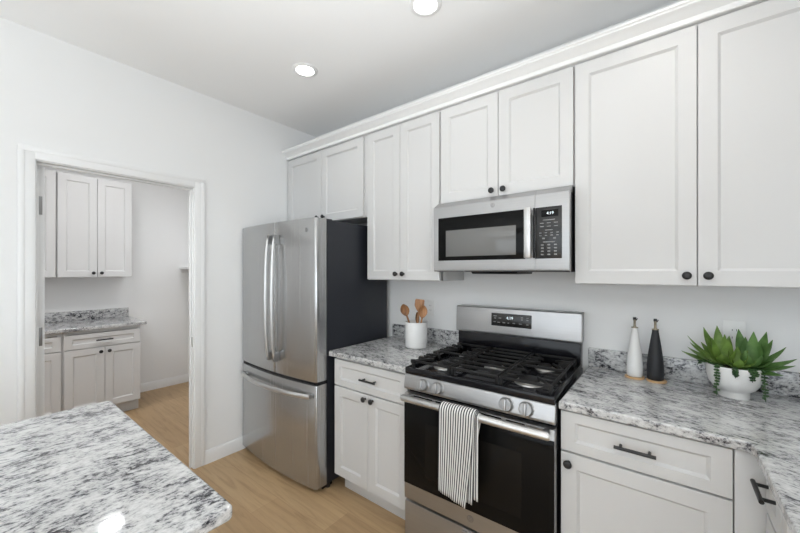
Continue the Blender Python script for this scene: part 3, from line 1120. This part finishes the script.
grate(1.640, 1.868, 'left')
grate(1.872, 2.112, 'centre')
grate(2.116, 2.342, 'right')

# ------------------------------------------------------------------ striped towel over the oven handle


def cloth_sheet(x0, x1, zbot, ybar, zbar, r, uv0, wav, ph, back=0.60, x0b=None, x1b=None):
    """columns of points from the back drop over the bar to the front hem; x0b, x1b: hem ends"""
    cols = []
    n = 36
    x0b = x0 if x0b is None else x0b
    x1b = x1 if x1b is None else x1b
    for i in range(n + 1):
        s = i / n
        x = x0 + (x1 - x0) * s
        xb = x0b + (x1b - x0b) * s
        wv = wav * (1 - math.cos(s * 2 * PI * 2.5 + ph)) * 0.5
        col = []
        zb = zbot(s)
        for k in range(8):
            f = k / 7
            xk = x + (0.012 - 0.030 * s) * (1 - f)
            col.append((xk, ybar + r - 0.002 * f, back + (zbar - back) * f))
        for k in range(1, 12):
            a = PI * k / 12
            col.append((x, ybar + r * math.cos(a), zbar + r * math.sin(a)))
        for k in range(0, 22):
            f = k / 21
            col.append((x + (xb - x) * f ** 1.3, ybar - r - wv * min(1, f * 1.5) - 0.002 * f, zbar + (zb - zbar) * f))
        cols.append((col, uv0 + (x - x0) * 1.08))
    return cols


tw = bmesh.new()
uvl = tw.loops.layers.uv.new('UVMap')


def add_sheet(cols):
    V = [[tw.verts.new(p) for p in c] for c, u in cols]
    for i in range(len(cols) - 1):
        for k in range(len(V[i]) - 1):
            f = tw.faces.new((V[i][k], V[i + 1][k], V[i + 1][k + 1], V[i][k + 1]))
            for lp, uu in zip(f.loops, (cols[i][1], cols[i + 1][1], cols[i + 1][1], cols[i][1])):
                lp[uvl].uv = (uu, 0)


BY, BZ = -0.753, 0.797
add_sheet(cloth_sheet(1.950, 2.068, lambda s: 0.452 - 0.004 * s, BY, BZ, 0.0190, 0.004, 0.003, 0.0, 0.70))
add_sheet(cloth_sheet(1.940, 2.056, lambda s: 0.432 - 0.004 * s, BY, BZ, 0.0255, 0.009, 0.003, 0.0, 0.68, 1.940, 2.046))
add_sheet(cloth_sheet(1.880, 2.052, lambda s: 0.434 - 0.030 * s, BY, BZ, 0.0325, 0.000, 0.004, 0.0, 0.66, 1.878, 2.016))
bmesh.ops.recalc_face_normals(tw, faces=tw.faces[:])
me = bpy.data.meshes.new('dish_towel')
tw.to_mesh(me)
tw.free()
me.materials.append(M_TOWEL)
me.polygons.foreach_set('use_smooth', [True] * len(me.polygons))
o = bpy.data.objects.new('dish_towel', me)
COL.objects.link(o)
sm = o.modifiers.new('thickness', 'SOLIDIFY')
sm.thickness = 0.0026
sm.offset = 0.0
o.location = RANGE_AT.translation
o.rotation_euler = (0, 0, RANGE_TURN)
tag(o, 'grey and white striped dish towel hanging over the oven handle', 'towel')

# ------------------------------------------------------------------ wall outlets


def outlet(label, x, z, gang, parts):
    t = thing('wall_outlet', label, 'outlet', (x, 0, z), 0, 'wall plates on the back wall')
    w = 0.074 * gang if gang == 1 else 0.118
    MB().box(-w / 2, w / 2, -0.0062, -0.0002, -0.058, 0.058, 0.002).build('cover_plate', M_PLATE, t, 40)
    for i, kind in enumerate(parts):
        px = (i - (len(parts) - 1) / 2) * 0.046
        r = MB().box(px - 0.0165, px + 0.0165, -0.0078, -0.006, -0.0335, 0.0335, 0.0008)
        if kind == 'outlet':
            ro = r.build('receptacle', M_PLATE, t, 40)
            q = MB()
            for zz in (-0.017, 0.017):
                q.box(px - 0.008, px - 0.006, -0.0082, -0.0076, zz - 0.004, zz + 0.004)
                q.box(px + 0.006, px + 0.008, -0.0082, -0.0076, zz - 0.005, zz + 0.005)
            q.build('slots', M_SLOT, ro, 0)
        else:
            r.build('rocker_switch', M_PLATE, t, 40)
    return t


outlet('white outlet plate on the back wall behind the succulent planter', 2.955, 1.155, 1, ['outlet'])
outlet('white outlet plate on the back wall behind the utensil crock', 1.334, 1.166, 1, ['outlet'])

# ------------------------------------------------------------------ crock with wooden utensils
CX, CY = 1.350, -0.205
t = thing('utensil_crock', 'plain white cylindrical crock holding wooden utensils beside the stove', 'crock', (CX, CY, CT1))
MB().lathe([(0, 0), (0.069, 0), (0.0745, 0.004), (0.076, 0.012), (0.076, 0.170), (0.0748, 0.174), (0.0720, 0.174), (0.0708, 0.170), (0.0700, 0.014), (0, 0.010)], seg=48).build('body', M_CERAM, t, 40)


def utensil(name, label, foot, tip, kind, mat, wd, facing):
    """foot/tip relative to crock base; facing = angle of the flat face about the shaft"""
    foot, tip = Vector(foot), Vector(tip)
    d = tip - foot
    L = d.length
    t = thing(name, label, 'utensil', (CX + foot.x, CY + foot.y, CT1 + foot.z), 0, 'wooden utensils in the crock')
    zax = d.normalized()
    xax = Vector((math.cos(facing), math.sin(facing), 0))
    xax = (xax - zax * xax.dot(zax)).normalized()
    yax = zax.cross(xax)
    rot = Matrix((xax, yax, zax)).transposed().to_4x4()
    h = MB().tube([(0, 0, 0.0), (0, 0, L * 0.3), (0, 0, L - 0.075)], [0.0062, 0.0060, 0.0062], 12)
    h.bm.transform(rot)
    h.build('handle', mat, t, 50)
    b = MB()
    bb = bmesh.new()
    n = 12
    rows = []
    for k in range(n + 1):
        s = k / n
        z = L - 0.085 + 0.085 * s
        if kind == 'spatula':
            hw = 0.007 + (wd - 0.007) * min(1, s * 2.2) ** 0.8
            if s > 0.9:
                hw *= 1 - (s - 0.9) * 1.5
            dep = 0.0
        else:
            hw = max(0.0065 * (1 - s), wd * math.sin(PI * min(1, (s * 0.93 + 0.04))) ** 0.7)
            dep = 0.013 * math.sin(PI * s)
        th = 0.0045 if kind == 'spatula' else 0.005
        row = []
        for q_ in range(7):
            c = q_ / 6 * 2 - 1
            row.append((hw * c, -th / 2 + dep * (1 - c * c), z))
        back = []
        for q_ in range(7):
            c = 1 - q_ / 6 * 2
            back.append((hw * c, th / 2 + dep * (1 - c * c) * 1.05, z))
        rows.append([bb.verts.new(p) for p in row + back])
    for a, c in zip(rows, rows[1:]):
        for q_ in range(14):
            bb.faces.new((a[q_], a[(q_ + 1) % 14], c[(q_ + 1) % 14], c[q_]))
    bb.faces.new(rows[0][::-1])
    bb.faces.new(rows[-1])
    bmesh.ops.recalc_face_normals(bb, faces=bb.faces[:])
    b._merge(bb)
    b.bm.transform(rot)
    b.build('bowl' if kind != 'spatula' else 'blade', mat, t, 60)
    return t


utensil('wooden_spoon', 'dark wooden spoon leaning left out of the crock', (-0.018, 0.022, 0.024), (-0.094, -0.030, 0.290), 'spoon', M_WOODD, 0.031, 0.55)
utensil('wooden_spatula', 'wide flat wooden spatula standing tallest in the crock', (0.000, -0.010, 0.024), (0.006, 0.035, 0.326), 'spatula', M_WOODS, 0.033, 0.75)
utensil('wooden_spoon', 'light wooden spoon leaning right out of the crock', (0.024, -0.014, 0.026), (0.058, 0.006, 0.288), 'spoon', M_WOODS, 0.031, 0.70)
utensil('wooden_spoon', 'small dark wooden spoon low between the other utensils', (-0.020, 0.046, 0.018), (-0.034, 0.058, 0.232), 'spoon', M_WOODD, 0.014, 0.70)

# ------------------------------------------------------------------ oil bottles on coasters


def coaster(label, x, y, r):
    t = tag(MB().lathe([(0, 0), (r - 0.002, 0), (r, 0.002), (r, 0.007), (r - 0.002, 0.009), (0, 0.009)], (0, 0, 0), 40).build('coaster', M_COAST, None, 40), label, 'coaster', 'wooden coasters')
    t.location = (x, y, CT1)
    return t


BW = (2.5915, -0.105)
BB = (2.673, -0.112)
coaster('round wooden coaster under the white oil bottle', BW[0], BW[1], 0.0415)
coaster('round wooden coaster under the black oil bottle', BB[0] + 0.004, BB[1], 0.0400)


def bottle(label, x, y, mat, s=1.0):
    t = thing('oil_bottle', label, 'bottle', (x, y, CT1 + 0.009), 0, 'ceramic oil bottles')
    MB().lathe([(0, 0), (0.029, 0), (0.0325, 0.004), (0.0338, 0.025), (0.0335, 0.060), (0.0305, 0.100), (0.0250, 0.145), (0.0185, 0.190), (0.0138, 0.222), (0.0128, 0.236), (0.0105, 0.237), (0, 0.236)], seg=40).build('body', mat, t, 50)
    sp = MB().lathe([(0, 0.235), (0.0145, 0.235), (0.0145, 0.239), (0.0070, 0.240), (0.0052, 0.246), (0.0052, 0.268), (0.0062, 0.270), (0.0062, 0.276), (0, 0.277)], seg=20)
    sp.build('pourer', M_BRASS, t, 40)
    c = MB().box(-0.007, 0.007, -0.006, 0.006, 0.2745, 0.287, 0.002).tube([(0.004, 0, 0.270), (0.010, -0.002, 0.279), (0.011, -0.003, 0.283)], 0.0022, 8)
    c.build('spout_cap', M_BLACK, t, 40)
    return t


bottle('matte white tapered oil bottle with metal pourer', BW[0], BW[1], M_BOTW)
bottle('matte black tapered oil bottle with metal pourer', BB[0], BB[1], M_BOTB)

# ------------------------------------------------------------------ succulent planter
t = thing('potted_succulent', 'green succulents in a white footed bowl on the right counter', 'plant', (2.937, -0.150, CT1))
MB().lathe([(0, 0), (0.048, 0), (0.049, 0.003), (0.049, 0.024), (0.051, 0.027), (0.066, 0.038), (0.079, 0.058), (0.086, 0.086), (0.0885, 0.126), (0.0865, 0.130),
            (0.0845, 0.126), (0.080, 0.090), (0.060, 0.060), (0, 0.055)], seg=56).build('bowl', M_BOWL, t, 50)
MB().lathe([(0, 0.128), (0.05, 0.124), (0.082, 0.112), (0.082, 0.100), (0, 0.100)], seg=32).build('moss', M_SOIL, t, 60)


def leaf(bm, base, direction, L, wd, up=0.35, th=0.0065):
    d = Vector(direction).normalized()
    side = d.cross(Vector((-0.04, -0.34, 0.94)))
    if side.length < 0.25:
        side = d.cross(Vector((0, 0, 1)))
    side.normalize()
    nrm = side.cross(d).normalized()
    n = 9
    rows = []
    for k in range(n + 1):
        s = k / n
        c = Vector(base) + d * (L * s) + nrm * (up * L * (s * s - s) * 1.0)
        w = 1.22 * wd * (0.55 + 0.45 * math.sin(PI * min(1, s / 0.9 + 0.05))) if s < 0.45 else 1.22 * wd * (1.0 - ((s - 0.45) / 0.55) ** 1.7)
        w = max(w, 0.0009)
        h_ = th * (1 - s ** 2) + 0.0008
        rows.append([bm.verts.new(c + side * (w * a) + nrm * (h_ * b_ + 0.22 * w * a * a))
                     for a, b_ in ((-1, 0), (-0.55, 0.15), (0, 0.05), (0.55, 0.15), (1, 0), (0.5, -0.7), (0, -1.0), (-0.5, -0.7))])
    for a, c in zip(rows, rows[1:]):
        for q_ in range(8):
            bm.faces.new((a[q_], a[(q_ + 1) % 8], c[(q_ + 1) % 8], c[q_]))
    bm.faces.new(rows[0][::-1])
    bm.faces.new(rows[-1])


def rosette(c, specs, name, mat, label=None):
    """specs: tip offsets (dx, dy, dz), width"""
    b = bmesh.new()
    for (dx, dy, dz), wd in specs:
        d = Vector((dx, dy, dz))
        b0 = Vector(c) + Vector((dx, dy, 0)).normalized() * 0.006
        tip = Vector(c) + d
        leaf(b, b0, tip - b0, (tip - b0).length, wd)
    bmesh.ops.recalc_face_normals(b, faces=b.faces[:])
    m = MB()
    m._merge(b)
    o = m.build(name, mat, t, 60)
    return o


# left rosette: offsets measured from its heart
c1 = (-0.030, -0.012, 0.135)
rosette(c1, [((-0.140, -0.010, 0.034), 0.015), ((-0.118, 0.015, 0.100), 0.007), ((-0.110, 0.02, 0.070), 0.012), ((-0.064, 0.020, 0.142), 0.015), ((-0.020, 0.030, 0.152), 0.016),
             ((-0.120, -0.045, 0.060), 0.017), ((-0.075, -0.060, 0.050), 0.018), ((-0.040, -0.020, 0.105), 0.017), ((0.012, -0.015, 0.100), 0.017), ((-0.055, 0.004, 0.098), 0.017),
             ((0.030, -0.050, 0.075), 0.017), ((-0.012, -0.070, 0.050), 0.018), ((0.020, 0.045, 0.110), 0.015), ((0.002, 0.005, 0.120), 0.012), ((-0.07, 0.06, 0.07), 0.014)], 'rosette', M_LEAF)
c2 = (0.046, -0.008, 0.130)
rosette(c2, [((0.128, -0.010, 0.055), 0.015), ((0.118, -0.040, 0.034), 0.016), ((0.105, 0.020, 0.092), 0.012), ((0.070, 0.030, 0.115), 0.014), ((0.050, 0.010, 0.148), 0.017),
             ((0.010, -0.015, 0.148), 0.016), ((-0.030, 0.020, 0.150), 0.017), ((-0.020, -0.060, 0.075), 0.017), ((0.025, -0.070, 0.065), 0.018), ((0.065, -0.055, 0.060), 0.018),
             ((0.080, -0.080, 0.000), 0.015), ((0.030, -0.020, 0.105), 0.016), ((0.060, -0.010, 0.098), 0.016), ((-0.010, 0.015, 0.120), 0.014), ((0.04, 0.06, 0.08), 0.014)], 'rosette', M_LEAF2)
c3 = (0.008, -0.035, 0.128)
rosette(c3, [((-0.028, -0.030, 0.075), 0.013), ((0.025, -0.030, 0.080), 0.013), ((0.000, -0.055, 0.045), 0.014), ((-0.050, -0.035, 0.040), 0.013), ((0.050, -0.035, 0.040), 0.013), ((0.0, 0.0, 0.085), 0.011)], 'rosette', M_LEAF)


def strand(pts, name='trailing_strand'):
    m = MB()
    P = [Vector(p) for p in pts]
    m.tube(P, 0.0014, 6)
    step = 0.0085
    for a, b in zip(P, P[1:]):
        L = (b - a).length
        k = max(1, int(L / step))
        for i in range(k):
            c = a + (b - a) * (i / k)
            for q_ in range(3):
                an = random.uniform(0, 2 * PI)
                off = Vector((math.cos(an), math.sin(an), 0.15)) * 0.0058
                m.ball(c + off, 0.0058, 1.0, 0.8, 0.72, Matrix.Rotation(an, 4, 'Z'), 8, 6)
    return m.build(name, M_BEAD, t, 80)


def rim(a, r=0.093, z=0.122):
    return (r * math.cos(math.radians(a)), r * math.sin(math.radians(a)), z)


def over(a, drop, inner=0.06, n=5, sway=0.0):
    p = [rim(a, inner, 0.122), rim(a, 0.082, 0.131), rim(a, 0.092, 0.126)]
    for k in range(1, n + 1):
        p.append((0.0945 * math.cos(math.radians(a)) + sway * k / n, 0.0945 * math.sin(math.radians(a)), 0.126 - drop * k / n))
    return p


strand(over(-128, 0.116))
strand(over(-30, 0.117, sway=0.004))
strand(over(-93, 0.030))
strand(over(-62, 0.040))
strand(over(-55, 0.020))
strand([rim(-150, 0.06, 0.128), rim(-165, 0.088, 0.133), (-0.104, -0.030, 0.136), (-0.112, -0.022, 0.126), (-0.116, -0.016, 0.112)])
strand([rim(-175, 0.06, 0.128), (-0.092, -0.008, 0.137), (-0.106, 0.0, 0.130), (-0.112, 0.006, 0.118)])
